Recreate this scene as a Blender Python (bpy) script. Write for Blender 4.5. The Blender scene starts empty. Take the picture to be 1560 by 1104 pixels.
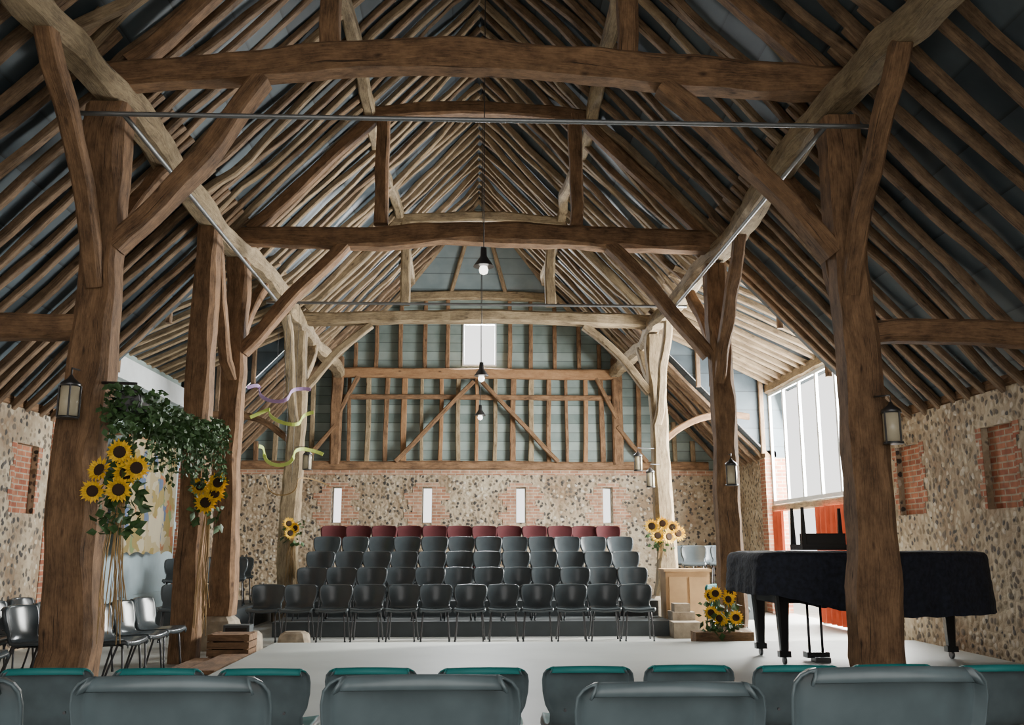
import bpy, math, random, bmesh
from mathutils import Vector, noise
random.seed(7)
C=bpy.context.scene.collection
R=random.random
def rr(a,b): return a+(b-a)*random.random()

# ---------------- materials ----------------
def newmat(name):
    m=bpy.data.materials.new(name); m.use_nodes=True
    nt=m.node_tree; b=nt.nodes['Principled BSDF']
    return m,nt,b
def simple(name,col,rough=.6,metal=0,emit=None,es=0,var=.12,scale=6,bump=0):
    m,nt,b=newmat(name)
    tc=nt.nodes.new('ShaderNodeTexCoord'); n=nt.nodes.new('ShaderNodeTexNoise'); n.inputs['Scale'].default_value=scale
    n.inputs['Detail'].default_value=5
    nt.links.new(tc.outputs['Object'],n.inputs['Vector'])
    r=nt.nodes.new('ShaderNodeValToRGB')
    r.color_ramp.elements[0].position=.3; r.color_ramp.elements[1].position=.7
    r.color_ramp.elements[0].color=[c*(1-var) for c in col]+[1]
    r.color_ramp.elements[1].color=[min(1,c*(1+var)) for c in col]+[1]
    nt.links.new(n.outputs['Fac'],r.inputs['Fac']); nt.links.new(r.outputs['Color'],b.inputs['Base Color'])
    b.inputs['Roughness'].default_value=rough; b.inputs['Metallic'].default_value=metal
    if bump:
        bp=nt.nodes.new('ShaderNodeBump'); bp.inputs['Strength'].default_value=bump; bp.inputs['Distance'].default_value=.02
        nt.links.new(n.outputs['Fac'],bp.inputs['Height']); nt.links.new(bp.outputs['Normal'],b.inputs['Normal'])
    if emit:
        b.inputs['Emission Color'].default_value=list(emit)+[1]; b.inputs['Emission Strength'].default_value=es
    return m
def wood(name,dark,light,rough=.85,crack=.5):
    m,nt,b=newmat(name); N=nt.nodes.new; L=nt.links.new
    uv=N('ShaderNodeUVMap'); mp=N('ShaderNodeMapping'); mp.inputs['Scale'].default_value=(3.2,60,1)
    L(uv.outputs['UV'],mp.inputs['Vector'])
    n1=N('ShaderNodeTexNoise'); n1.inputs['Scale'].default_value=1.5; n1.inputs['Detail'].default_value=10; n1.inputs['Roughness'].default_value=.7
    L(mp.outputs['Vector'],n1.inputs['Vector'])
    mp2=N('ShaderNodeMapping'); mp2.inputs['Scale'].default_value=(1.6,3.4,1); L(uv.outputs['UV'],mp2.inputs['Vector'])
    n2=N('ShaderNodeTexNoise'); n2.inputs['Scale'].default_value=1.8; n2.inputs['Detail'].default_value=12; n2.inputs['Roughness'].default_value=.72; L(mp2.outputs['Vector'],n2.inputs['Vector'])
    mx=N('ShaderNodeMix'); mx.data_type='FLOAT'; mx.inputs[0].default_value=.6
    L(n1.outputs['Fac'],mx.inputs[2]); L(n2.outputs['Fac'],mx.inputs[3])
    r=N('ShaderNodeValToRGB'); e=r.color_ramp.elements
    e[0].position=.38; e[0].color=list(dark)+[1]; e[1].position=.63; e[1].color=list(light)+[1]
    L(mx.outputs[0],r.inputs['Fac'])
    mp3=N('ShaderNodeMapping'); mp3.inputs['Scale'].default_value=(.9,45,1); mp3.inputs['Location'].default_value=(3.3,7.7,0); L(uv.outputs['UV'],mp3.inputs['Vector'])
    n3=N('ShaderNodeTexNoise'); n3.inputs['Scale'].default_value=1; n3.inputs['Detail'].default_value=3; L(mp3.outputs['Vector'],n3.inputs['Vector'])
    r3=N('ShaderNodeValToRGB'); r3.color_ramp.elements[0].position=.31; r3.color_ramp.elements[1].position=.35
    r3.color_ramp.elements[0].color=(1-crack*1.5,)*3+(1,); r3.color_ramp.elements[1].color=(1,1,1,1)
    L(n3.outputs['Fac'],r3.inputs['Fac'])
    mp4=N('ShaderNodeMapping'); mp4.inputs['Scale'].default_value=(1.8,4.5,1); L(uv.outputs['UV'],mp4.inputs['Vector'])
    v4=N('ShaderNodeTexVoronoi'); v4.inputs['Scale'].default_value=1.2; L(mp4.outputs['Vector'],v4.inputs['Vector'])
    r4=N('ShaderNodeValToRGB'); r4.color_ramp.elements[0].position=.03; r4.color_ramp.elements[1].position=.12
    r4.color_ramp.elements[0].color=(.3,.27,.25,1); r4.color_ramp.elements[1].color=(1,1,1,1); L(v4.outputs['Distance'],r4.inputs['Fac'])
    mm=N('ShaderNodeMix'); mm.data_type='RGBA'; mm.blend_type='MULTIPLY'; mm.inputs[0].default_value=1
    L(r.outputs['Color'],mm.inputs[6]); L(r3.outputs['Color'],mm.inputs[7])
    m5=N('ShaderNodeMix'); m5.data_type='RGBA'; m5.blend_type='MULTIPLY'; m5.inputs[0].default_value=1
    L(mm.outputs[2],m5.inputs[6]); L(r4.outputs['Color'],m5.inputs[7]); L(m5.outputs[2],b.inputs['Base Color'])
    bp=N('ShaderNodeBump'); bp.inputs['Strength'].default_value=.9; bp.inputs['Distance'].default_value=.03
    L(mx.outputs[0],bp.inputs['Height']); L(bp.outputs['Normal'],b.inputs['Normal'])
    b.inputs['Roughness'].default_value=rough
    return m
def flint(name):
    m,nt,b=newmat(name); N=nt.nodes.new; L=nt.links.new
    tc=N('ShaderNodeTexCoord')
    nz=N('ShaderNodeTexNoise'); nz.inputs['Scale'].default_value=7; nz.inputs['Detail'].default_value=4; L(tc.outputs['Object'],nz.inputs['Vector'])
    ad=N('ShaderNodeMix'); ad.data_type='VECTOR'; ad.inputs[0].default_value=.08
    L(tc.outputs['Object'],ad.inputs[4]); L(nz.outputs['Color'],ad.inputs[5])
    v=N('ShaderNodeTexVoronoi'); v.inputs['Scale'].default_value=13; L(ad.outputs[1],v.inputs['Vector'])
    s=N('ShaderNodeSeparateColor'); L(v.outputs['Color'],s.inputs[0])
    r=N('ShaderNodeValToRGB'); r.color_ramp.interpolation='CONSTANT'; e=r.color_ramp.elements
    e[0].position=0; e[0].color=(.05,.045,.04,1); e[1].position=.22; e[1].color=(.32,.25,.17,1)
    for p,c in((.36,(.13,.105,.08,1)),(.57,(.46,.39,.29,1)),(.72,(.22,.17,.11,1)),(.86,(.56,.5,.41,1)),(.94,(.08,.07,.065,1))):
        x=e.new(p); x.color=c
    L(s.outputs[0],r.inputs['Fac'])
    r2=N('ShaderNodeValToRGB'); r2.color_ramp.elements[0].position=.38; r2.color_ramp.elements[1].position=.52
    L(v.outputs['Distance'],r2.inputs['Fac'])
    n2=N('ShaderNodeTexNoise'); n2.inputs['Scale'].default_value=1.6; n2.inputs['Detail'].default_value=8; L(tc.outputs['Object'],n2.inputs['Vector'])
    r4=N('ShaderNodeValToRGB'); r4.color_ramp.elements[0].color=(.26,.18,.11,1); r4.color_ramp.elements[1].color=(.5,.42,.3,1)
    r4.color_ramp.elements[0].position=.35; r4.color_ramp.elements[1].position=.65
    L(n2.outputs['Fac'],r4.inputs['Fac'])
    mx=N('ShaderNodeMix'); mx.data_type='RGBA'; L(r2.outputs['Color'],mx.inputs[0]); L(r.outputs['Color'],mx.inputs[6]); L(r4.outputs['Color'],mx.inputs[7])
    L(mx.outputs[2],b.inputs['Base Color'])
    bp=N('ShaderNodeBump'); bp.invert=True; bp.inputs['Strength'].default_value=.9; bp.inputs['Distance'].default_value=.03
    L(v.outputs['Distance'],bp.inputs['Height']); L(bp.outputs['Normal'],b.inputs['Normal']); b.inputs['Roughness'].default_value=.8
    return m
def brick(name,c1,c2,mo):
    m,nt,b=newmat(name); N=nt.nodes.new; L=nt.links.new
    tc=N('ShaderNodeTexCoord'); s=N('ShaderNodeSeparateXYZ'); L(tc.outputs['Object'],s.inputs[0])
    a=N('ShaderNodeMath'); a.operation='ADD'; L(s.outputs[0],a.inputs[0]); L(s.outputs[1],a.inputs[1])
    c=N('ShaderNodeCombineXYZ'); L(a.outputs[0],c.inputs[0]); L(s.outputs[2],c.inputs[1])
    t=N('ShaderNodeTexBrick'); L(c.outputs[0],t.inputs['Vector']); t.inputs['Scale'].default_value=1
    t.inputs['Brick Width'].default_value=.22; t.inputs['Row Height'].default_value=.075; t.inputs['Mortar Size'].default_value=.01
    t.inputs['Color1'].default_value=c1; t.inputs['Color2'].default_value=c2; t.inputs['Mortar'].default_value=mo
    n=N('ShaderNodeTexNoise'); n.inputs['Scale'].default_value=9; n.inputs['Detail'].default_value=6; L(tc.outputs['Object'],n.inputs['Vector'])
    mx=N('ShaderNodeMix'); mx.data_type='RGBA'; mx.blend_type='OVERLAY'; mx.inputs[0].default_value=.7; L(t.outputs['Color'],mx.inputs[6]); L(n.outputs['Fac'],mx.inputs[7])
    L(mx.outputs[2],b.inputs['Base Color']); b.inputs['Roughness'].default_value=.85
    bp=N('ShaderNodeBump'); bp.inputs['Strength'].default_value=.5; bp.inputs['Distance'].default_value=.01; bp.invert=True
    L(t.outputs['Fac'],bp.inputs['Height']); L(bp.outputs['Normal'],b.inputs['Normal'])
    return m
def striped(name,c1,c2,axis,freq,rough=.7,width=.08,coord='Object'):
    m,nt,b=newmat(name); N=nt.nodes.new; L=nt.links.new
    tc=N('ShaderNodeTexCoord'); s=N('ShaderNodeSeparateXYZ'); L(tc.outputs[coord],s.inputs[0])
    mu=N('ShaderNodeMath'); mu.operation='MULTIPLY'; mu.inputs[1].default_value=freq; L(s.outputs[axis],mu.inputs[0])
    fr=N('ShaderNodeMath'); fr.operation='FRACT'; L(mu.outputs[0],fr.inputs[0])
    fl=N('ShaderNodeMath'); fl.operation='FLOOR'; L(mu.outputs[0],fl.inputs[0])
    wn=N('ShaderNodeTexWhiteNoise'); wn.noise_dimensions='1D'; L(fl.outputs[0],wn.inputs['W'])
    n=N('ShaderNodeTexNoise'); n.inputs['Scale'].default_value=3; n.inputs['Detail'].default_value=6; L(tc.outputs['Object'],n.inputs['Vector'])
    av=N('ShaderNodeMix'); av.data_type='FLOAT'; av.inputs[0].default_value=.6; L(wn.outputs['Value'],av.inputs[2]); L(n.outputs['Fac'],av.inputs[3])
    r=N('ShaderNodeValToRGB'); r.color_ramp.elements[0].color=list(c1)+[1]; r.color_ramp.elements[1].color=list(c2)+[1]
    r.color_ramp.elements[0].position=.25; r.color_ramp.elements[1].position=.75
    L(av.outputs[0],r.inputs['Fac'])
    r2=N('ShaderNodeValToRGB'); r2.color_ramp.elements[0].color=(.3,.3,.3,1); r2.color_ramp.elements[1].position=width
    L(fr.outputs[0],r2.inputs['Fac'])
    mm=N('ShaderNodeMix'); mm.data_type='RGBA'; mm.blend_type='MULTIPLY'; mm.inputs[0].default_value=1
    L(r.outputs['Color'],mm.inputs[6]); L(r2.outputs['Color'],mm.inputs[7]); L(mm.outputs[2],b.inputs['Base Color'])
    b.inputs['Roughness'].default_value=rough
    return m
def tapestry(name):
    m,nt,b=newmat(name); N=nt.nodes.new; L=nt.links.new
    tc=N('ShaderNodeTexCoord')
    nz=N('ShaderNodeTexNoise'); nz.inputs['Scale'].default_value=3; L(tc.outputs['Object'],nz.inputs['Vector'])
    ad=N('ShaderNodeMix'); ad.data_type='VECTOR'; ad.inputs[0].default_value=.25
    L(tc.outputs['Object'],ad.inputs[4]); L(nz.outputs['Color'],ad.inputs[5])
    v=N('ShaderNodeTexVoronoi'); v.inputs['Scale'].default_value=6; v.distance='CHEBYCHEV'; L(ad.outputs[1],v.inputs['Vector'])
    s=N('ShaderNodeSeparateColor'); L(v.outputs['Color'],s.inputs[0])
    r=N('ShaderNodeValToRGB'); e=r.color_ramp.elements; r.color_ramp.interpolation='CONSTANT'
    e[0].color=(.27,.22,.12,1); e[1].position=.35; e[1].color=(.2,.15,.05,1)
    for p,c in((.55,(.33,.29,.2,1)),(.74,(.07,.10,.17,1)),(.84,(.13,.17,.07,1)),(.93,(.25,.10,.04,1))):
        x=e.new(p); x.color=c
    L(s.outputs[0],r.inputs['Fac']); L(r.outputs['Color'],b.inputs['Base Color']); b.inputs['Roughness'].default_value=.9
    return m

M_oak=wood('oak_warm',(.065,.034,.017),(.36,.205,.105))
M_oakp=wood('oak_pale_lit',(.11,.075,.042),(.47,.36,.215),crack=.5)  # paler copy of the oak, light on the lit timbers painted into its colour
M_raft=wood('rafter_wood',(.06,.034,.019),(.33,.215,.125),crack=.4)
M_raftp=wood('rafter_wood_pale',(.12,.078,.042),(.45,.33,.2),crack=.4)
M_sawn=wood('sawn_wood',(.22,.11,.05),(.45,.26,.13),crack=.3)
M_flint=flint('flint_masonry')
M_brick=brick('red_brick',(.28,.08,.04,1),(.4,.16,.085,1),(.36,.29,.21,1))
M_brickp=brick('faded_brick',(.33,.14,.08,1),(.42,.25,.16,1),(.44,.36,.27,1))
M_roof=striped('roof_felt',(.03,.045,.058),(.09,.12,.14),2,2.6,.6)
M_hip=striped('hip_boarding',(.14,.19,.21),(.26,.32,.34),2,3,.6)
M_board=striped('grey_green_boards',(.14,.19,.18),(.30,.37,.35),2,4.5,.75,.12)
M_blue=simple('pale_blue_paint',(.36,.46,.51),.6,var=.06)
M_white=simple('white_paint',(.66,.70,.72),.6,var=.05)
M_floor=simple('concrete_floor',(.38,.39,.37),.6,var=.12,scale=2)
M_stage=simple('stage_vinyl',(.44,.475,.46),.5,var=.12,scale=1.1)
M_dark=simple('dark_riser',(.05,.06,.065),.6)
M_black=simple('dark_grey_plastic',(.055,.068,.076),.22,var=.1)
M_grey=simple('grey_green_plastic',(.075,.10,.108),.36,var=.2,scale=9)
M_teal=simple('teal_fabric',(.004,.15,.145),.6)
M_maroon=simple('maroon_fabric',(.09,.016,.02),.85)
M_steel=simple('dark_steel',(.10,.10,.105),.35,.8)
M_galv=simple('galvanised_steel',(.24,.25,.26),.5,.8)
M_cover=simple('quilted_cover',(.009,.012,.023),.85,var=.6,scale=22,bump=.6)
M_pblack=simple('piano_black',(.012,.012,.013),.25)
M_red=simple('red_curtain',(.5,.07,.02),.85)
M_stone=simple('stone',(.30,.245,.18),.85,var=.3,scale=9,bump=.5)
M_yel=simple('sunflower_petal',(.9,.5,.015),.6,var=.25,scale=30)
M_seed=simple('sunflower_seed',(.035,.017,.008),.9)
M_leaf=simple('ivy_leaf',(.045,.10,.03),.55,var=.5,scale=12)
M_raf=simple('raffia',(.38,.24,.10),.8)
M_glass=simple('frosted_glass',(.55,.48,.34),.25)
M_bulb=simple('bulb_glow',(.9,.9,.85),.3,emit=(1,.95,.85),es=4)
M_pine=simple('varnished_pine',(.50,.31,.15),.45,var=.12)
M_tap=tapestry('tapestry_weave')
M_lime=simple('lime_ribbon',(.5,.62,.12),.5); M_purple=simple('purple_ribbon',(.4,.25,.5),.5)
M_ground=simple('gravel',(.6,.58,.53),.9)

# ---------------- mesh builder ----------------
class MB:
    def __init__(s): s.v=[];s.f=[];s.uv=[];s.m=[];s.sm=[]
    def face(s,idx,uv,mi=0,sm=False):
        s.f.append(idx); s.uv.append(uv); s.m.append(mi); s.sm.append(sm)
    def poly(s,pts,mi=0):
        b=len(s.v); s.v+= [tuple(p) for p in pts]
        s.face(list(range(b,b+len(pts))),[(p[0]+p[1],p[2]) for p in pts],mi)
    def box(s,x0,x1,y0,y1,z0,z1,mi=0):
        b=len(s.v); o=rr(0,90)
        c=[(x,y,z) for x in(x0,x1) for y in(y0,y1) for z in(z0,z1)]
        s.v+=c
        d=(x1-x0,y1-y0,z1-z0); a=d.index(max(d)); o1,o2=[i for i in range(3) if i!=a]
        for f in((0,1,3,2),(4,6,7,5),(0,4,5,1),(2,3,7,6),(0,2,6,4),(1,5,7,3)):
            s.face([b+i for i in f],[(c[i][a],c[i][o1]+c[i][o2]+o) for i in f],mi)
    def sweep(s,pts,size,ref=(0,0,1),seg=.3,wob=0,ch=.16,mi=0,n=0,sm=False,smooth=True):
        pts=[Vector(p) for p in pts]; k=len(pts)
        if not isinstance(size,list): size=[size]*k
        size=[(q,q) if not isinstance(q,tuple) else q for q in size]
        P=[];S=[]
        for i in range(k-1):
            a=pts[i];d=pts[i+1]; p0=pts[i-1] if i>0 else a*2-d; p3=pts[i+2] if i+2<k else d*2-a
            m=max(1,int((d-a).length/seg+.5))
            for j in range(m+(1 if i==k-2 else 0)):
                t=j/m
                if smooth and k>2:
                    q=.5*((2*a)+(-p0+d)*t+(2*p0-5*a+4*d-p3)*t*t+(-p0+3*a-3*d+p3)*t**3)
                else: q=a.lerp(d,t)
                P.append(q); S.append((size[i][0]*(1-t)+size[i+1][0]*t,size[i][1]*(1-t)+size[i+1][1]*t))
        off=rr(0,90); seed=Vector((rr(0,99),rr(0,99),rr(0,99)))
        ref=Vector(ref); b0=len(s.v); u=0; us=[]
        N=n if n else 8
        for i,p in enumerate(P):
            t=(P[min(i+1,len(P)-1)]-P[max(i-1,0)]).normalized()
            sd=t.cross(ref)
            if sd.length<1e-3: sd=t.cross(Vector((1,0,0)))
            sd.normalize(); up=sd.cross(t)
            w,h=S[i]; w/=2;h/=2
            if i>0:u+=(P[i]-P[i-1]).length
            us.append(u)
            q=p.copy()
            if wob:
                e=min(1,min(i,len(P)-1-i)/2)
                q+=(sd*noise.noise(seed+Vector((u*.45,0,0)))+up*noise.noise(seed+Vector((u*.45,9,0))))*wob*e
                q+=(sd*noise.noise(seed+Vector((u*1.6,4,0)))+up*noise.noise(seed+Vector((u*1.6,6,0))))*wob*.28*e
                w*=1+.12*noise.noise(seed+Vector((u*1.1,5,5)))+.08*noise.noise(seed+Vector((u*4,5,5))); h*=1+.12*noise.noise(seed+Vector((u*1.1,3,1)))+.08*noise.noise(seed+Vector((u*4,1,5)))
            if n:
                ring=[(math.cos(2*math.pi*a/n)*w,math.sin(2*math.pi*a/n)*h) for a in range(n)]
            else:
                c=ch*min(w,h)*2
                cc=[c*(1+(.8*noise.noise(seed+Vector((u*2.2,17*z,2))) if wob else 0)) for z in range(4)]
                ring=[(w,-h+cc[0]),(w,h-cc[1]),(w-cc[1],h),(-w+cc[2],h),(-w,h-cc[2]),(-w,-h+cc[3]),(-w+cc[3],-h),(w-cc[0],-h)]
            for a,bb in ring: s.v.append(tuple(q+sd*a+up*bb))
        per=[0]
        for a in range(N):
            x0=s.v[b0+a]; x1=s.v[b0+(a+1)%N]; per.append(per[-1]+(Vector(x0)-Vector(x1)).length)
        for i in range(len(P)-1):
            for a in range(N):
                a2=(a+1)%N; r0=b0+i*N; r1=r0+N
                s.face([r0+a,r0+a2,r1+a2,r1+a],[(us[i],off+per[a]),(us[i],off+per[a+1]),(us[i+1],off+per[a+1]),(us[i+1],off+per[a])],mi,sm or n>0)
        s.face([b0+a for a in reversed(range(N))],[(0,off)]*N,mi)
        e=b0+(len(P)-1)*N
        s.face([e+a for a in range(N)],[(0,off)]*N,mi)
    def lathe(s,c,prof,n=16,mi=0,sm=True,ax='z'):
        b=len(s.v)
        for r,z in prof:
            for a in range(n):
                t=2*math.pi*a/n
                p=(r*math.cos(t),r*math.sin(t),z)
                if ax=='y': p=(p[0],-p[2],p[1])
                if ax=='x': p=(p[2],p[0],p[1])
                s.v.append((c[0]+p[0],c[1]+p[1],c[2]+p[2]))
        for i in range(len(prof)-1):
            for a in range(n):
                a2=(a+1)%n; s.face([b+i*n+a,b+i*n+a2,b+i*n+n+a2,b+i*n+n+a],[(0,0)]*4,mi,sm)
        s.face([b+a for a in reversed(range(n))],[(0,0)]*n,mi)
        e=b+(len(prof)-1)*n; s.face([e+a for a in range(n)],[(0,0)]*n,mi)
    def mesh(s,name,mats):
        me=bpy.data.meshes.new(name); me.from_pydata(s.v,[],s.f); 
        ul=me.uv_layers.new(name='UVMap'); flat=[]
        for u in s.uv:
            for q in u: flat+=[q[0],q[1]]
        ul.data.foreach_set('uv',flat)
        for m in mats: me.materials.append(m)
        me.polygons.foreach_set('material_index',s.m); me.polygons.foreach_set('use_smooth',s.sm)
        me.update(); return me
    def obj(s,name,mats,loc=(0,0,0),rot=0,parent=None):
        if not isinstance(mats,(list,tuple)): mats=[mats]
        o=bpy.data.objects.new(name,s.mesh(name,mats)); C.objects.link(o); o.location=loc; o.rotation_euler=(0,0,rot)
        if parent:o.parent=parent
        return o
def inst(name,me,loc,rot=0,sc=1):
    o=bpy.data.objects.new(name,me); C.objects.link(o); o.location=loc; o.rotation_euler=(0,0,rot); o.scale=(sc,)*3; return o

# ---------------- dimensions (metres) ----------------
FZ=-.25; SZ=-.10
WX=5.95; EY=22.2; AX=3.4
TY=[3.4,8.1,12.75,17.3]
RZ=9.2; SL=1.06
MY0,MY1=13.4,18.8
def rz(x): return RZ-SL*abs(x)

# ---------------- shell ----------------
def wall(name,axis,a0,a1,z0,z1,t0,t1,holes,mat):
    m=MB(); A=sorted({a0,a1,*[h[0] for h in holes],*[h[1] for h in holes]}); Z=sorted({z0,z1,*[h[2] for h in holes],*[h[3] for h in holes]})
    for i in range(len(A)-1):
        for j in range(len(Z)-1):
            ca=(A[i]+A[i+1])/2; cz=(Z[j]+Z[j+1])/2
            if any(h[0]<ca<h[1] and h[2]<cz<h[3] for h in holes): continue
            if axis=='x': m.box(A[i],A[i+1],t0,t1,Z[j],Z[j+1])
            else: m.box(t0,t1,A[i],A[i+1],Z[j],Z[j+1])
    return m.obj(name,mat)
m=MB(); m.box(-WX-.4,WX+.4,-1.5,EY+.4,FZ-.1,FZ); m.obj('floor',M_floor)
m=MB(); m.box(-60,60,-40,80,FZ-.3,FZ-.12); m.obj('ground',M_ground)
slits=[(-3.46,-3.22,1.6,2.45),(-1.31,-1.07,1.6,2.45),(.94,1.18,1.6,2.45),(3.03,3.27,1.6,2.45)]
wall('wall_back','x',-WX-.4,WX+.4,FZ,2.85,EY,EY+.4,slits,M_flint)
sideholes=[(9.95,10.6,1.5,2.45),(12.15,12.85,1.5,2.45),(5.2,5.8,1.5,2.45)]
for sgn,nm in((-1,'left'),(1,'right')):
    t0,t1=(WX,WX+.4) if sgn>0 else (-WX-.4,-WX)
    hs=sideholes if sgn>0 else [(12.1,12.7,1.5,2.4),(9.4,9.9,1.5,2.4)]
    wall('wall_'+nm,'y',-1.5,EY,FZ,2.85,t0,t1,hs+[(MY0,MY1,FZ,2.85)],M_flint)
    m=MB()
    for a,b,c,d in hs:
        x0,x1=(WX+.08,WX+.3) if sgn>0 else (-WX-.3,-WX-.08)
        m.box(x0,x1,a,b,c,d)
        xx=(WX-.006,WX+.1) if sgn>0 else (-WX-.1,-WX+.006)
        for k in range(6):
            e=.07*(k%2)
            m.box(xx[0],xx[1],a-.05-e,a-.002,c+k*(d-c)/6,c+(k+1)*(d-c)/6)
            m.box(xx[0],xx[1],b+.002,b+.05+e,c+k*(d-c)/6,c+(k+1)*(d-c)/6)
    for y in (MY0,MY1):
        xx=(WX-.01,WX+.41) if sgn>0 else (-WX-.41,-WX+.01)
        m.box(xx[0],xx[1],y-.35 if y==MY0 else y-.002,y+.002 if y==MY0 else y+.35,FZ,2.86)
    m.obj('trim_brick_'+nm,M_brick)
m=MB()
for a,b,c,d in slits:
    for k in range(7):
        e=.2*((k*7)%3)/2; z0=1.4+k*.15
        m.box(a-.22-e,a-.001,EY-.012,EY+.1,z0,z0+.149)
        e=.2*((k*5+1)%3)/2
        m.box(b+.001,b+.22+e,EY-.012,EY+.1,z0,z0+.149)
    m.box(a-.15,b+.15,EY-.012,EY+.1,2.452,2.56)
m.box(-WX,WX,EY-.014,EY+.1,2.74,2.86)
m.obj('trim_brick_back',M_brickp)

off=.09
def RP(x,y,dz=off): return (x,y,rz(x)+dz)
for s,nm in((-1,'left'),(1,'right')):
    m=MB()
    m.poly([RP(0,-1.5),RP(0,20.8),RP(s*1.96,EY+.05),RP(s*3.45,EY+.4),RP(s*3.45,-1.5)])
    m.poly([RP(s*1.96,EY+.05),RP(s*1.96,EY+.4),RP(s*3.45,EY+.4)])
    for y0,y1 in((-1.5,MY0),(MY1,EY+.4)):
        m.poly([RP(s*3.45,y0),RP(s*3.45,y1),RP(s*6.4,y1),RP(s*6.4,y0)])
    m.poly([(s*3.3,MY0,rz(3.3)+off),(s*3.3,MY1,rz(3.3)+off),(s*6.5,MY1,4.25),(s*6.5,MY0,4.25)])
    for y in(MY0,MY1):
        m.poly([(s*3.3,y,rz(3.3)+off),(s*6.36,y,4.33),(s*6.36,y,2.6)])
    m.obj('ceiling_roof_'+nm,M_roof)
m=MB(); m.poly([RP(0,20.8),RP(-1.96,EY+.05),RP(1.96,EY+.05)]); m.obj('ceiling_roof_hip',M_hip)

m=MB(); y=EY+.14
def P2(x,z): return (x,y,z)
w0,w1,wz0,wz1=-.38,.46,5.42,6.52
for s in(-1,1):
    xe=w0 if s<0 else w1
    m.poly([P2(s*6.1,2.86),P2(xe,2.86),P2(xe,7.2),P2(s*1.96,7.2)])
m.poly([P2(w0,2.86),P2(w1,2.86),P2(w1,wz0),P2(w0,wz0)]); m.poly([P2(w0,wz1),P2(w1,wz1),P2(w1,7.2),P2(w0,7.2)])
m.obj('wall_back_boarding',M_board)
m=MB()
m.sweep([(-5.6,EY,2.96),(5.6,EY,2.96)],(.22,.2),wob=.03)
m.sweep([(-3.5,EY-.05,5.2),(3.5,EY-.05,5.2)],(.2,.24),wob=.03,mi=2)
m.sweep([(-3.4,EY,4.62),(3.4,EY,4.62)],(.12,.12),wob=.02)
m.sweep([(-2.1,EY-.02,7.12),(0,EY-.02,7.2),(2.1,EY-.02,7.12)],(.2,.22),wob=.03,mi=1)
for s in(-1,1):
    m.sweep([(s*3.4,EY-.05,2.98),(s*3.4,EY-.05,5.6)],(.26,.22),ref=(0,1,0),wob=.03)
    m.sweep([(s*.1,EY-.1,5.0),(s*1.95,EY-.1,3.05)],(.15,.1),wob=.03)
    m.sweep([(s*3.4,EY-.1,3.9),(s*4.1,EY-.1,3.05)],(.15,.1),wob=.03)
    m.sweep([(s*3.4,EY-.1,4.1),(s*2.9,EY-.1,5.1)],(.12,.1),wob=.03)
x=-5.3
while x<5.4:
    top=min(5.15,rz(x)-.05)
    if abs(abs(x)-3.4)>.2: m.sweep([(x,EY+.04,3.0),(x+rr(-.04,.04),EY+.04,top)],(rr(.08,.14),.1),ref=(0,1,0),wob=.03,mi=random.choice([0,2,1]))
    x+=.44
for x in(-3.0,-2.5,-1.9,-1.3,-.75,.78,1.3,1.9,2.5,3.0):
    top=min(7.1,rz(x)-.05)
    m.sweep([(x,EY+.04,5.3),(x,EY+.04,top)],(.1,.1),ref=(0,1,0),wob=.03)
m.obj('end_wall_stud_frame',[M_oak,M_oakp,M_sawn])
def frame(name,axis,a0,a1,z0,z1,t,th,mull,trans,mat,wd=.05):
    m=MB()
    def bx(p,q,c,d):
        if axis=='x': m.box(p,q,t,t+th,c,d)
        else: m.box(t,t+th,p,q,c,d)
    bx(a0,a1,z0,z0+wd);bx(a0,a1,z1-wd,z1);bx(a0,a0+wd,z0+wd,z1-wd);bx(a1-wd,a1,z0+wd,z1-wd)
    for q in mull: bx(q-wd/2,q+wd/2,z0+wd,z1-wd)
    for q in trans: bx(a0+wd,a1-wd,q-.015,q+.015)
    return m.obj(name,mat)
frame('window_1','x',w0,w1,wz0,wz1,EY+.1,.08,[],[],M_white,.04)
for i,(a,b,c,d) in enumerate(slits): frame('window_%d'%(i+2),'x',a,b,c,d,EY+.3,.05,[],[],M_white,.02)
frame('window_6','y',MY0,MY1,1.9,4.2,WX+.12,.05,[14.3,15.2,16.1,17.0,17.9],[],M_white,.07)
m=MB()
m.sweep([(WX+.17,MY0-.1,4.3),(WX+.17,MY1+.1,4.3)],(.22,.22),wob=.02)
m.sweep([(WX+.17,MY0,1.82),(WX+.17,MY1,1.82)],(.16,.14),wob=.01)
for y in(MY0+.05,16.35,MY1-.05): m.sweep([(WX+.17,y,FZ),(WX+.17,y,1.8)],(.12,.12),ref=(0,1,0))
m.obj('trim_cart_entrance_frame',M_oakp)
m=MB()
for y0,y1 in((14.3,16.2),(18.0,18.7)):
    n=int((y1-y0)/.04); pv=[]
    for i in range(n+1):
        yy=y0+(y1-y0)*i/n; xx=WX+.05-.04*math.sin(i*1.1); pv.append((xx,yy))
    for i in range(n):
        m.poly([(pv[i][0],pv[i][1],FZ+.03),(pv[i+1][0],pv[i+1][1],FZ+.03),(pv[i+1][0],pv[i+1][1],1.75),(pv[i][0],pv[i][1],1.75)])
m.obj('red_curtain',M_red)
m=MB(); 
for k in range(2):
    y0=MY0+.02+k*2.69; m.box(-WX-.12,-WX-.04,y0,y0+2.66,FZ+.02,2.85)
    for z in(.1,1.4,2.6): m.box(-WX-.04,-WX+.0,y0+.05,y0+2.6,z,z+.14)
m.obj('door_1',M_blue)
m=MB(); m.box(-WX-.16,-WX-.1,MY0,MY1,2.85,4.35); m.obj('wall_left_boarding',M_board)
m=MB(); m.box(-WX-.09,-WX+.02,MY0,MY1,3.82,4.2); m.obj('trim_white_lintel',M_white)
m=MB(); nn=26
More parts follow.
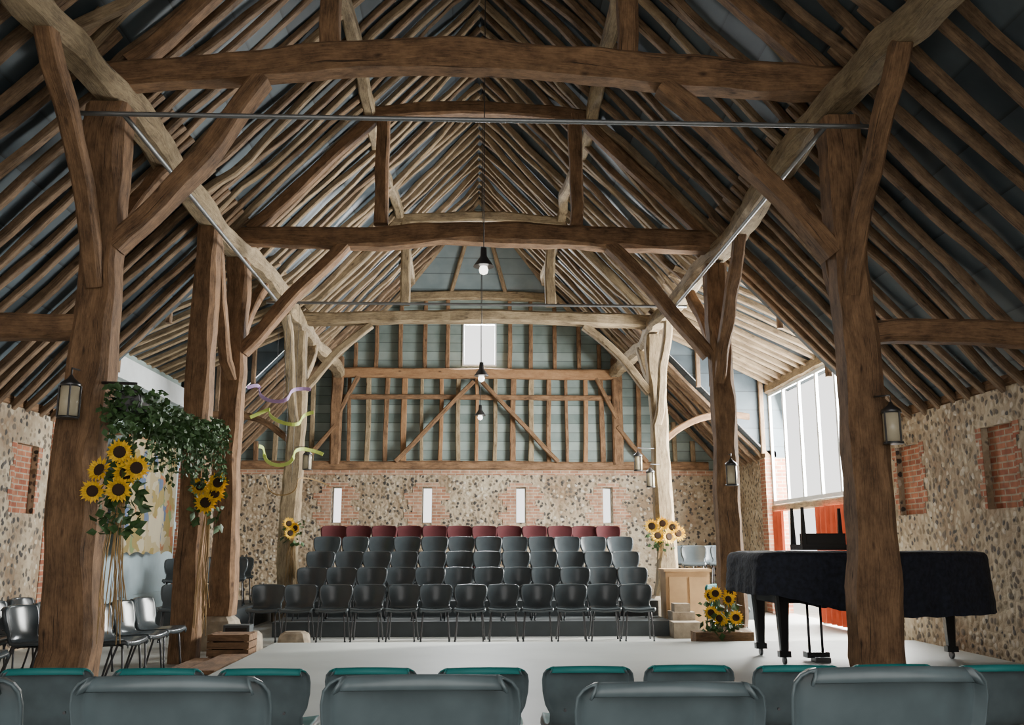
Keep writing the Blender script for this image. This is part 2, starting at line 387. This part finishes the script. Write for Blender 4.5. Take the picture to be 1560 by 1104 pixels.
for i in range(nn):
    def tp(k,z):
        yy=15.0+2.5*k/nn; return (-5.62+.03*math.sin(k*.8)*(3-z)*.4,yy,z)
    zb=lambda k:.92+.06*abs(math.sin(k*.6))
    m.poly([tp(i,zb(i)),tp(i+1,zb(i+1)),tp(i+1,2.85),tp(i,2.85)])
m.sweep([(-5.62,14.9,2.86),(-5.62,17.6,2.86)],.04,n=8,mi=1)
m.box(-5.95,-5.6,15.1,15.13,2.84,2.88,1); m.box(-5.95,-5.6,17.35,17.38,2.84,2.88,1)
m.obj('tapestry_banner',[M_tap,M_sawn])

# ---------------- timber frame ----------------
def truss(i,y):
    W=M_oakp if i==3 else M_oak  # far truss takes the paler oak, its glow is put into the colour
    for s in(-1,1):
        x=s*AX
        base={0:FZ,1:(0.01 if s<0 else SZ),2:(.18 if s<0 else .02),3:.18}[i]
        m=MB(); sx=.07 if s>0 else 0
        if i<3: sz=[(.44,.38),(.37,.36),(.33,.33),(.36,.36)] if s<0 else [(.42,.38),(.35,.36),(.31,.33),(.34,.36)]
        else: sz=[(.36,.36),(.33,.33),(.30,.3),(.34,.34)]
        if i==2: sz=[(.34,.34),(.31,.32),(.29,.3),(.30,.34)]
        m.sweep([(x+sx,y,base),(x+s*.01+sx*1.2,y,1.8),(x+sx*.9,y,3.6),(x+s*.03,y,5.08)],sz,ref=(0,1,0),wob=.07,seg=.12)
        m.obj('arcade_post',W)
        tx={0:2,1:2.05 if s<0 else 1.75,2:1.85,3:2.05}[i]
        m=MB()
        if i<3: m.sweep([(s*(AX-.1),y,3.75),(s*(AX-.75),y,4.53),(s*tx,y,5.42)],(.17,.25),ref=(0,1,0),wob=.06,seg=.15)
        else: m.sweep([(s*(AX-.1),y,3.95),(s*2.78,y,4.62),(s*2.4,y,4.98),(s*tx,y,5.25)],(.14,.16),ref=(0,1,0),wob=.04,seg=.15)
        for d in(-1,1):
            m.sweep([(x,y+d*.1,3.35),(x+s*.04,y+d*.5,4.1),(x,y+d*1.45,5.1)],(.16,.16),ref=(1,0,0),wob=.09,seg=.15)
        m.obj('knee_brace',W)
        m=MB(); m.sweep([(s*1.42,y,5.65),(s*1.42,y,7.4)],(.19,.2),ref=(0,1,0),wob=.05,seg=.15); m.obj('queen_post',W)
        m=MB(); m.sweep([(s*3.3,y,5.55),(s*2.4,y,rz(2.4)-.2),(s*1.5,y,rz(1.5)-.22)],(.17,.18),ref=(0,1,0),wob=.06,seg=.15); m.obj('principal_rafter',W)
        if i<2:
            m=MB(); m.sweep([(s*(AX+.1),y,3.0),(s*4.6,y,2.98),(s*(WX-.01),y,2.92)],(.22,.2),ref=(0,1,0),wob=.07,seg=.15); m.obj('aisle_tie',W)
        if i==3:
            m=MB(); m.sweep([(s*(AX+.1),y,3.0),(s*3.9,y,3.3),(s*4.4,y,3.48),(s*5.2,y,3.5)],(.12,.12),ref=(0,1,0),wob=.06,seg=.15); m.obj('aisle_brace',M_oak)
    z=[5.55,5.55,5.46,5.42][i]; bow=.1 if i<3 else .0
    zl=-.13 if i==1 else -.03
    m=MB(); m.sweep([(-3.6,y,z+zl),(-1.9,y,z-.01),(-.2,y,z+bow),(1.9,y,z+.02),(3.75,y,z-.03)],[(.25,.24),(.28,.28),(.3,.3),(.3,.31),(.3,.3)] if i<3 else (.26,.24),wob=.07,seg=.15); m.obj('tie_beam',W)
    m=MB(); m.sweep([(-1.72,y,7.36),(0,y,7.48),(1.72,y,7.36)],(.2,.2),wob=.06,seg=.15); m.obj('collar_beam',W)
for i,y in enumerate(TY): truss(i,y)
for s in(-1,1):
    m=MB(); pts=[(s*AX+s*.04*math.sin(k*1.7),-1.2+k*23.2/14,5.2+.05*math.sin(k*2.3+s)) for k in range(15)]
    m.sweep(pts,(.29,.27),wob=.10,seg=.12,ch=.22); m.obj('arcade_plate',M_oakp)
    m=MB(); pts=[(s*1.62,-1.2+k*22.9/10,7.4+.03*math.sin(k*1.9)) for k in range(11)]
    m.sweep(pts,(.17,.17),wob=.1); m.obj('roof_purlin',M_oakp)
    m=MB(); m.sweep([(s*(WX+.12),-1.4,2.93),(s*(WX+.12),MY0,2.93)],(.22,.16),wob=.02); m.sweep([(s*(WX+.12),MY1,2.93),(s*(WX+.12),EY,2.93)],(.22,.16),wob=.02)
    m.obj('wall_plate',M_oak)
m=MB(); m.sweep([(-3.40,11.3,FZ),(-3.42,11.3,2.4),(-3.42,11.3,5.06)],[(.33,.3),(.29,.3),(.26,.28)],ref=(0,1,0),wob=.04,seg=.15); m.obj('oak_post',M_oak)
# rafters
m=MB(); y=-1.3
while y<EY:
    for s in(-1,1):
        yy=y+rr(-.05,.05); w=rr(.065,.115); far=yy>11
        x0=0.02
        if yy>20.75: x0=(yy-20.8)/1.4*1.96+.05
        if x0<3.2:
            dx=rr(-.14,.14)
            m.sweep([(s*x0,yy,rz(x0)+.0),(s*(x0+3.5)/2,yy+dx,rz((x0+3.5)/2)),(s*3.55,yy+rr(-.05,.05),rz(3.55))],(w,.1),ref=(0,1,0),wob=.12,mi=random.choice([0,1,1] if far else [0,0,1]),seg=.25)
        if yy<MY0-.05 or yy>MY1+.05:
            m.sweep([(s*3.3,yy+.09,rz(3.3)-.02),(s*4.7,yy+.09+rr(-.07,.07),rz(4.7)-.02),(s*6.15,yy+.09,rz(6.15)-.02)],(w,.1),ref=(0,1,0),wob=.09,seg=.25)
        else:
            z0=rz(3.3); m.sweep([(s*3.3,yy,z0-.02),(s*6.2,yy,4.3)],(w,.1),ref=(0,1,0),wob=.04,mi=1)
    y+=.375
for s in(-1,1):
    m.sweep([(0,20.8,RZ),(s*1.96,EY,7.15)],(.14,.12),mi=1,wob=.02)
    m.sweep([(s*.1,20.95,8.95),(s*.7,EY,7.2)],(.09,.09),mi=1)
    for yy in(MY0+.06,MY1-.06):
        for q in(3.9,4.6,5.3,5.9):
            zt=rz(3.3)-(q-3.3)*.47; m.sweep([(s*q,yy,max(rz(q),2.9)),(s*q,yy,zt)],(.09,.09),ref=(0,1,0))
m.obj('roof_rafters',[M_raft,M_raftp])

m=MB()
for s in(-1,1): m.sweep([(s*3.12,7.6,4.8),(s*3.12,14.0,4.8)],.045,n=8)
m.sweep([(-3.55,7.6,4.8),(3.55,7.6,4.8)],.045,n=8); m.sweep([(-3.3,14.0,4.8),(3.3,14.0,4.8)],.045,n=8)
m.obj('steel_rail_frame',M_galv)

def rock(name,x,y,z0,sx,sy,sz,mat):
    m=MB(); n=14
    b=len(m.v)
    for j in range(8):
        t=j/7; zz=z0+sz*t; r=(1-.25*t**3) if j<7 else .6
        for a in range(n):
            th=2*math.pi*a/n; c=math.cos(th); q=math.sin(th)
            k=1/max(abs(c),abs(q))**.7; nz=1+.12*noise.noise(Vector((c*1.5+x,q*1.5+y,t*2)))
            m.v.append((x+c*k*r*nz*sx/2,y+q*k*r*nz*sy/2,zz))
    for j in range(7):
        for a in range(n):
            a2=(a+1)%n; m.face([b+j*n+a,b+j*n+a2,b+j*n+n+a2,b+j*n+n+a],[(0,0)]*4)
    m.face([b+7*n+a for a in range(n)],[(0,0)]*n); m.face([b+a for a in reversed(range(n))],[(0,0)]*n)
    return m.obj(name,mat)
rock('stone_plinth',-3.4,8.1,FZ,.75,.7,.26,M_stone)
rock('stone_plinth',-3.4,12.75,FZ,.55,.6,.43,M_stone)
rock('stone_plinth',3.45,12.75,FZ,.55,.6,.27,M_stone)
rock('stone_plinth',-3.4,17.3,FZ,.55,.6,.43,M_stone)
rock('stone_plinth',3.4,17.3,FZ,.55,.6,.43,M_stone)
rock('stone_block',-2.88,12.35,FZ,.30,.3,.26,M_stone)
rock('stone_block',-2.45,13.0,FZ,.42,.26,.2,M_stone)
m=MB(); m.box(2.96,3.3,14.2,14.6,FZ,.1); m.box(2.9,3.3,13.85,14.19,FZ,-.02); m.box(3.0,3.24,14.25,14.5,.1,.22); m.obj('stacked_stones',M_stone)
m=MB(); m.box(-3.12,-2.8,11.9,12.12,FZ,.12); m.box(-3.09,-2.83,11.885,11.9,FZ+.03,.09,1); m.lathe((-2.96,11.885,-.06),[(.09,0),(.08,.012),(.03,-.005)],16,0,ax='y'); m.obj('loudspeaker',[M_dark,M_pblack])
m=MB()
for k in range(4): m.box(-3.1,-2.62,11.15,11.55,FZ+.0+k*.085,FZ+.07+k*.085)
for x in(-3.08,-2.68):
    for y in(11.16,11.5): m.box(x,x+.04,y,y+.04,FZ,FZ+.33)
m.obj('wooden_crate',M_oak)

m=MB(); m.box(-2.5,5.6,6.2,12.0,SZ-.03,SZ,0); m.box(-2.46,5.56,6.24,11.96,FZ,SZ-.03,1); m.obj('stage_platform',[M_stage,M_oak])
m=MB()
for k in range(2): m.box(-2.88-k*.3,-2.58-k*.3,9.6,11.0,FZ+(.05 if k else .09),FZ+(.09 if k else .13))
for k in range(2):
    for y in(9.65,10.9): m.box(-3.1,-2.6,y,y+.05,FZ,FZ+.05)
m.obj('stage_steps',M_oak)
rows=[(13.6,FZ),(14.6,-.03),(15.6,.21),(16.6,.46),(17.6,.67)]
m=MB()
for k,(y,z) in enumerate(rows[1:]):
    m.box(-3.02,2.95,y-.35,y+.64 if k<3 else y+.9,FZ+.001,z)
m.obj('seating_riser',M_dark)

# ---------------- chairs ----------------
def chair_mesh(name,mats,twotone=False):
    prof=[(-.212,.405,.185),(-.218,.428,.205),(-.19,.448,.222),(-.08,.443,.228),(.05,.434,.225),(.12,.44,.212),(.165,.475,.19),(.188,.53,.19),(.203,.585,.214),(.218,.655,.228),(.233,.715,.231),(.240,.748,.226),(.245,.766,.212),(.250,.775,.196),(.262,.778,.19),(.274,.770,.195),(.279,.75,.205)]
    U=[-1.05,-1,-.95,-.85,-.65,-.4,-.2,0,.2,.4,.65,.85,.95,1,1.05]
    bm=bmesh.new(); G=[]
    for j,(y,z,hw) in enumerate(prof):
        wb=min(1,max(0,(j-4)/4)); row=[]
        for u in U:
            uu=max(-1,min(1,u)); yy=y-.055*uu*uu*wb; zz=z+.018*uu*uu*(1-wb); x=hw*u
            if abs(u)>1: yy+=.03*wb; zz-=.028*(1-wb)
            if wb==1: zz-= .010*uu*uu
            row.append(bm.verts.new((x,yy,zz)))
        G.append(row)
    for j in range(len(G)-1):
        for i in range(len(U)-1):
            bm.faces.new((G[j][i],G[j][i+1],G[j+1][i+1],G[j+1][i]))
    bmesh.ops.recalc_face_normals(bm,faces=bm.faces[:])
    bmesh.ops.solidify(bm,geom=bm.faces[:],thickness=.007)
    bm.normal_update()
    me=bpy.data.meshes.new(name); bm.to_mesh(me); bm.free()
    m=MB(); m.v=[tuple(v.co) for v in me.vertices]
    for p in me.polygons:
        c=p.center; mi=0
        if twotone and (c.z>.752 or (p.normal.y<-.2 and c.z>.45) or (p.normal.z>.6)): mi=2
        m.face(list(p.vertices),[(0,0)]*len(p.vertices),mi,True)
    for s in(-1,1):
        m.sweep([(s*.2,-.19,.012),(s*.17,-.15,.41),(s*.165,-.12,.422),(s*.165,.08,.415),(s*.175,.11,.40),(s*.21,.23,.012)],.022,n=8,mi=1,seg=.1)
        for yy in(-.19,.23): m.lathe((s*(.2 if yy<0 else .21),yy,0),[(.014,0),(.015,.03)],8,0)
        m.lathe((s*.13,.262,.56),[(.008,0),(.008,-.012)],8,1,ax='y')
    m.sweep([(-.167,-.1,.418),(.167,-.1,.418)],.02,n=8,mi=1); m.sweep([(-.17,.07,.41),(.17,.07,.41)],.02,n=8,mi=1)
    return m.mesh(name,mats)
CB=chair_mesh('dark_chair_mesh',[M_black,M_steel]); CG=chair_mesh('grey_chair_mesh',[M_grey,M_steel])
CT=chair_mesh('teal_chair_mesh',[M_grey,M_steel,M_teal],True); CM=chair_mesh('maroon_chair_mesh',[M_maroon,M_steel])
for k,(y,z) in enumerate(rows):
    x0=[-3.0,-2.55,-2.6,-2.65,-2.7][k]; sp=[.485,.455,.465,.475,.475][k]
    for i in range(12):
        inst('stacking_chair',CM if k==4 else CB,(x0+i*sp+rr(-.012,.012),y+rr(-.03,.03),z),rr(-.05,.05))
for x,y,a in((-4.15,7.45,1.4),(-4.2,8.1,1.5),(-4.8,7.5,1.5),(-4.85,8.2,1.5),(-5.45,7.9,1.5),(-4.15,9.2,1.45),(-4.15,9.8,1.5),(-4.15,10.4,1.5),(-4.75,9.3,1.5),(-4.75,9.9,1.5),(-4.75,10.5,1.5),(-5.35,9.5,1.5),(-5.35,10.1,1.5),(-3.45,9.3,1.5),(-3.45,9.9,1.55),(-3.45,10.5,1.5)):
    inst('stacking_chair',CB,(x,y,FZ),a+rr(-.1,.1))
m=MB(); m.box(-5.2,-3.75,14.6,17.6,FZ+.001,.1); m.obj('seating_riser',M_dark)
for x,y in((-4.1,15.0),(-4.7,15.1),(-4.1,16.0),(-4.7,16.1),(-4.2,16.9),(-4.8,17)): inst('stacking_chair',CB,(x,y,.1),rr(.2,.5))
for x,y in((-3.75,13.7),(-4.3,13.8)): inst('stacking_chair',CB,(x,y,FZ),rr(.1,.3))
m=MB(); m.box(3.75,5.1,17.2,18.75,FZ+.001,.3); m.obj('seating_riser',M_dark)
for x,y in((4.1,17.6),(4.65,17.6),(4.1,18.3),(4.7,18.35)): inst('stacking_chair',CB,(x,y,.3),rr(-.5,-.2))
inst('stacking_chair',CT,(3.62,13.5,FZ),.35)
m=MB(); m.box(-5.2,5.2,-1.3,3.0,FZ+.001,.05); m.obj('audience_platform',M_dark)
for x,y,sc in((-1.3,2.5,.96),(-.71,2.5,.96),(-.13,2.5,.96),(.47,2.5,.935),(.99,2.48,.98),(1.75,2.5,.96)):
    inst('stacking_chair',CG,(x,y,.05),math.pi+rr(-.03,.03),sc)
for x in(-2.75,-2.17,-1.59,-1.06,-.52,.03,.58,1.11,1.67,2.16,2.7):
    inst('stacking_chair',CT,(x,5.1+rr(-.04,.04),FZ),math.pi+rr(-.05,.05),.95)

# ---------------- piano ----------------
m=MB(); PX=.16
out=[(2.72,9.4),(2.68,10.0),(2.74,10.7),(3.4,10.85),(4.3,10.8),(5.0,10.75),(5.32,10.55),(5.42,10.2),(5.34,9.9),(5.05,9.68),(4.6,9.5),(4.2,9.38),(3.6,9.3),(3.1,9.28)]
out=[(a+PX,b) for a,b in out]
cl=[]; K=len(out)
for i in range(K):
    a,b,c,d=[Vector(out[(i+q)%K]) for q in(-1,0,1,2)]
    mm_=max(2,int((c-b).length/.05))
    for j in range(mm_):
        t=j/mm_; q=.5*((2*b)+(-a+c)*t+(2*a-5*b+4*c-d)*t*t+(-a+3*b-3*c+d)*t**3); cl.append(q)
cen=Vector((4.1+PX,10.05)); nC=len(cl)
def bot(x): 
    t=min(1,max(0,(x-2.85-PX)/1.0)); return .60+(.38-.60)*t
top=1.03; NJ=14
for j in range(NJ+5):
    for i,q in enumerate(cl):
        fold=noise.noise(Vector((i*.28,0,0)))+.6*noise.noise(Vector((i*.75,3,0)))
        if j<=NJ:
            t=j/NJ; zb=bot(q.x)+.02*fold; z=zb+(top-.09-zb)*t; o=.05*fold*(1-t)**.8+.03*(1-t)+.01*noise.noise(Vector((i*.3,j*.5,0)))
            p=q+(q-cen).normalized()*o
        else:
            h=[.045,.015,0,.004][j-NJ-1]; sc=[.992,.97,.9,.45][j-NJ-1]; z=top-h; p=cen+(q-cen)*sc
            z+=.008*noise.noise(Vector((p.x*4,p.y*4,0)))
        m.v.append((p.x,p.y,z))
NR=NJ+5
for j in range(NR-1):
    for i in range(nC):
        i2=(i+1)%nC; m.face([j*nC+i2,j*nC+i,(j+1)*nC+i,(j+1)*nC+i2],[(0,0)]*4,0,True)
m.face([(NR-1)*nC+i for i in range(nC)],[(0,0)]*nC,0,True)
m.box(2.95+PX,5.1+PX,9.75,10.6,.5,.62,1)
def leg(x,y):
    m.sweep([(x,y,.6),(x,y,.35),(x,y,.02)],[(.14,.14),(.11,.11),(.08,.08)],ref=(0,1,0),mi=1)
    m.box(x-.06,x+.06,y-.04,y+.04,SZ+.07,.03,1)
    m.lathe((x-.015,y,SZ+.04),[(.04,0),(.04,.03)],14,2,ax='x')
leg(3.0+PX,9.7); leg(3.0+PX,10.5); leg(4.95+PX,10.1)
for d in(-.07,.07): m.sweep([(3.6+d,10.0,.5),(3.6+d,10.0,SZ+.06)],.03,n=8,mi=1)
m.box(3.48,3.72,9.93,10.07,SZ+.03,SZ+.09,1); m.box(3.52,3.68,9.8,9.95,SZ+.0,SZ+.05,2)
m.obj('grand_piano',[M_cover,M_pblack,M_steel])
m=MB(); m.box(3.52,4.12,10.0,10.4,1.04,1.1); 
for x in(3.55,4.09):
    for y in(10.03,10.37): m.sweep([(x,y,1.1),(x,y,1.25),(x,y,1.5)],[(.055,.055),(.045,.045),(.03,.03)],ref=(0,1,0))
m.box(3.6,4.04,10.1,10.3,1.1,1.22)
m.obj('upturned_piano_stool',M_pblack)

m=MB(); m.box(2.98,3.68,14.75,15.2,FZ,.68); m.box(2.95,3.71,14.72,15.23,.68,.72); m.box(3.03,3.31,14.73,14.75,FZ+.1,.6); m.box(3.35,3.63,14.73,14.75,FZ+.1,.6)
m.obj('wooden_cabinet',M_pine)

# ---------------- flowers ----------------
def petal(m,c,n,u,v,ang,r0,r1,w,lift,mi):
    d=u*math.cos(ang)+v*math.sin(ang); t=d.cross(n)
    p=[c+d*r0, c+d*(r0+(r1-r0)*.45)+t*w+n*lift*.6, c+d*r1+n*lift, c+d*(r0+(r1-r0)*.45)-t*w+n*lift*.6]
    m.poly(p,mi)
def sunflower(m,c,n,r):
    c=Vector(c); n=Vector(n).normalized(); u=n.cross(Vector((0,0,1))).normalized(); v=u.cross(n)
    for k in range(17): petal(m,c,n,u,v,2*math.pi*k/17+rr(-.06,.06),r*.38,r*rr(.92,1.08),r*.12,r*rr(.0,.25),0)
    for k in range(17): petal(m,c+n*.004,n,u,v,2*math.pi*(k+.5)/17,r*.38,r*rr(.75,.9),r*.11,r*rr(.1,.4),0)
    b=len(m.v); K=14; pr=[(.46,0),(.44,.06),(.3,.1),(.1,.08)]
    for a,h in pr:
        for k in range(K):
            th=2*math.pi*k/K; m.v.append(tuple(c+u*math.cos(th)*a*r+v*math.sin(th)*a*r+n*(h*r+.006)))
    for j in range(3):
        for k in range(K):
            k2=(k+1)%K; m.face([b+j*K+k,b+j*K+k2,b+j*K+K+k2,b+j*K+K+k],[(0,0)]*4,1,True)
    m.face([b+3*K+k for k in range(K)],[(0,0)]*K,1)
def leaf(m,p,s,mi=2):
    p=Vector(p); d=Vector((rr(-1,1),rr(-1,1),rr(-1.2,.3))).normalized(); t=d.cross(Vector((rr(-1,1),rr(-1,1),rr(-1,1)))).normalized(); n=d.cross(t)
    m.poly([p,p+d*s*.4+t*s*.38+n*s*.06,p+d*s,p+d*s*.4-t*s*.38+n*s*.06],mi)
def bunch(name,x,y,z,heads,r,nl=60,drop=.5,raff=.9):
    m=MB()
    for dx,dy,dz in heads:
        c=(x+dx,y+dy,z+dz); sunflower(m,c,(rr(-.45,.45),-1,rr(-.25,.3)),r*rr(.88,1.1))
        m.sweep([(c[0],c[1]+.02,c[2]),(x,y+.1,z-.15),(x,y+.12,z-drop)],.012,n=5,mi=2)
    for k in range(nl): leaf(m,(x+rr(-1,1)*r*1.6,y+rr(.02,.12),z+rr(-drop,r)),rr(.06,.13))
    for k in range(22):
        a=rr(-.06,.06); m.sweep([(x+a*.4,y+.1,z-.1),(x+a+rr(-.04,.04),y+.06,z-raff*.5),(x+a*1.5+rr(-.03,.03),y+.08,z-raff*rr(.8,1.1))],.008,n=4,mi=3)
    return m.obj(name,[M_yel,M_seed,M_leaf,M_raf])
bunch('sunflower_bunch',-2.95,7.72,1.68,[(.0,-.02,.17),(-.14,-.04,.02),(.14,0,.04),(-.2,0,-.15),(.03,-.05,-.14),(.05,.03,.0)],.112,150,.5,1.25)
bunch('sunflower_bunch',-3.16,10.98,1.72,[(-.08,0,.05),(.09,0,-.03),(.0,-.03,-.14),(.13,-.03,.09)],.125,70,.4,1.5)
bunch('sunflower_bunch',-3.33,16.98,1.42,[(-.06,0,.05),(.06,0,-.03),(-.02,-.03,-.12)],.13,40,.35,1.0)
bunch('sunflower_bunch',3.4,16.95,1.38,[(-.2,0,.05),(.0,0,.1),(.18,0,.03),(-.1,-.03,-.12),(.1,-.03,-.14),(.28,0,-.08)],.14,60,.35,.5)
m=MB(); m.box(2.8,3.55,12.05,12.35,FZ,SZ+.1,3)
for k in range(8):
    c=(rr(2.98,3.3),rr(11.95,12.15),rr(.12,.5)); sunflower(m,c,(rr(-.3,.3),-1,.2),.1); m.sweep([c,(3.15,12.15,SZ+.05)],.012,n=5,mi=2)
for k in range(120): leaf(m,(rr(2.93,3.4),rr(12.05,12.3),rr(-.05,.4)),rr(.07,.14))
m.obj('flower_planter',[M_yel,M_seed,M_leaf,M_oak])
m=MB()
A=Vector((-2.95,7.75,2.28)); B=Vector((-3.15,11.0,2.42))
def gp(t): 
    p=A.lerp(B,t); p.z-=.1*math.sin(math.pi*t); return p
m.sweep([gp(k/10) for k in range(11)],.03,n=6,mi=1)
strands=[(R(),rr(.15,.6),rr(-.1,.22),rr(-.1,.1)) for _ in range(46)]
for t,L_,ox,oy in strands:
    p=gp(t); m.sweep([p+Vector((ox*.5,oy,0)),p+Vector((ox,oy,-L_*.5)),p+Vector((ox+rr(-.05,.05),oy,-L_))],.006,n=4,mi=0)
    for k in range(int(L_*60)):
        h=R()*L_; leaf(m,p+Vector((ox+rr(-.05,.05),oy+rr(-.05,.05),-h)),rr(.04,.075),0)
for k in range(1900):
    t=R(); p=gp(t); p+=Vector((rr(-.12,.22),rr(-.12,.12),rr(-.16,.14))); leaf(m,p,rr(.045,.085),0)
for k in range(180):
    a=rr(0,1); leaf(m,(-2.98+rr(-.12,.16),7.72+rr(-.1,.05),2.42-a*.4),rr(.05,.09),0)
m.obj('ivy_garland',[M_leaf,M_raf])

# ---------------- lights & fittings ----------------
def pendant(y,z,x=.06):
    m=MB(); m.sweep([(x,y,z+.2),(x,y,rz(0)-.05)],.014,n=6,mi=0,seg=1)
    m.lathe((x,y,z),[(.035,.22),(.04,.12),(.05,.1),(.12,.0),(.125,-.01)],16,0)
    m.lathe((x,y,z-.06),[(.01,-.05),(.045,-.03),(.055,.01),(.035,.07)],12,1)
    m.obj('pendant_lamp',[M_steel,M_bulb])
pendant(10.5,4.35); pendant(15,3.85); pendant(19.7,3.84)
def lantern(x,y,z,wallx):
    m=MB(); m.lathe((x,y,z),[(.075,-.15),(.075,.1)],16,1)
    m.lathe((x,y,z),[(.085,.1),(.08,.13),(.03,.17),(.01,.2)],16,0); m.lathe((x,y,z),[(.085,-.17),(.085,-.15)],16,0)
    for k in range(4):
        a=k*math.pi/2+.4; m.box(x+.083*math.cos(a)-.006,x+.083*math.cos(a)+.006,y+.083*math.sin(a)-.006,y+.083*math.sin(a)+.006,z-.16,z+.11,0)
    m.sweep([(x,y,z+.19),(x,y,z+.26),(wallx,y+.1,z+.26)],.016,n=6,mi=0,seg=.1,smooth=False)
    m.obj('wall_lantern',[M_steel,M_glass])
lantern(-3.42,7.75,2.3,-3.4); lantern(3.6,7.8,2.12,3.5); lantern(3.45,12.4,2.05,3.45); lantern(3.2,16.95,2.3,3.4); lantern(-3.1,16.95,2.6,-3.35); lantern(2.98,16.95,2.6,3.3)
for x,y,z,px in((-2.92,7.85,2.28,-3.3),):
    m=MB(); m.lathe((x,y,z),[(.03,-.18),(.085,-.15),(.095,.1),(.11,.13),(.09,.13)],14,0,ax='y'); m.sweep([(x,y+.02,z),(x,y+.02,z+.17),(px,8.0,z+.2)],.03,n=6,smooth=False); m.obj('stage_spotlight',M_steel)
m=MB()
for cx,cy,cz,mi,ph in ((-3.05,14.4,3.05,0,0),(-3.0,14.5,2.45,0,1.5),(-3.15,14.3,3.4,1,.7),(-2.9,14.6,2.0,2,2)):
    pv=[]
    for k in range(32):
        t=k/31; pv.append((cx-.5+1.0*t+.08*math.sin(t*12+ph),cy+.15*math.sin(t*8),cz+.16*math.sin(t*7.5+ph)*(1-.3*t)))
    m.sweep(pv,(.012,.055) if mi<2 else (.012,.02),mi=mi if mi<2 else 3,seg=.05)
    m.sweep([(cx,cy,cz+.05),(cx,cy,5.1)],.006,n=4,mi=2)
m.obj('ribbon_mobile',[M_lime,M_purple,M_steel,M_raf])

# ---------------- lighting ----------------
w=bpy.data.worlds.new('World'); bpy.context.scene.world=w; w.use_nodes=True
bg=w.node_tree.nodes['Background']; bg.inputs[0].default_value=(1,.98,.95,1); bg.inputs[1].default_value=2.5
def area(name,loc,rot,sx,sy,e,col=(1,1,1)):
    l=bpy.data.lights.new(name,'AREA'); l.shape='RECTANGLE'; l.size=sx; l.size_y=sy; l.energy=e; l.color=col
    o=bpy.data.objects.new(name,l); C.objects.link(o); o.location=loc; o.rotation_euler=rot; return o
area('daylight_cart_entrance',(WX+.7,16.1,2.6),(0,math.radians(75),0),4,5.2,4300,(1,1,.95))
area('daylight_end_window',(.04,EY+.5,6.0),(math.radians(-75),0,0),.8,1.0,700,(.95,.98,1))
s=bpy.data.lights.new('sun','SUN'); s.energy=9; s.angle=math.radians(4); s.color=(1,.95,.86)
o=bpy.data.objects.new('sun',s); C.objects.link(o); o.rotation_euler=Vector((-1,-.35,-.52)).to_track_quat('-Z','Y').to_euler()

cam=bpy.data.cameras.new('camera'); co=bpy.data.objects.new('camera',cam); C.objects.link(co)
co.location=(0,0,1.1); co.rotation_euler=(math.radians(90+11.2),0,math.radians(-2.17)); cam.lens=32.3; cam.sensor_width=36; cam.clip_end=300
bpy.context.scene.camera=co
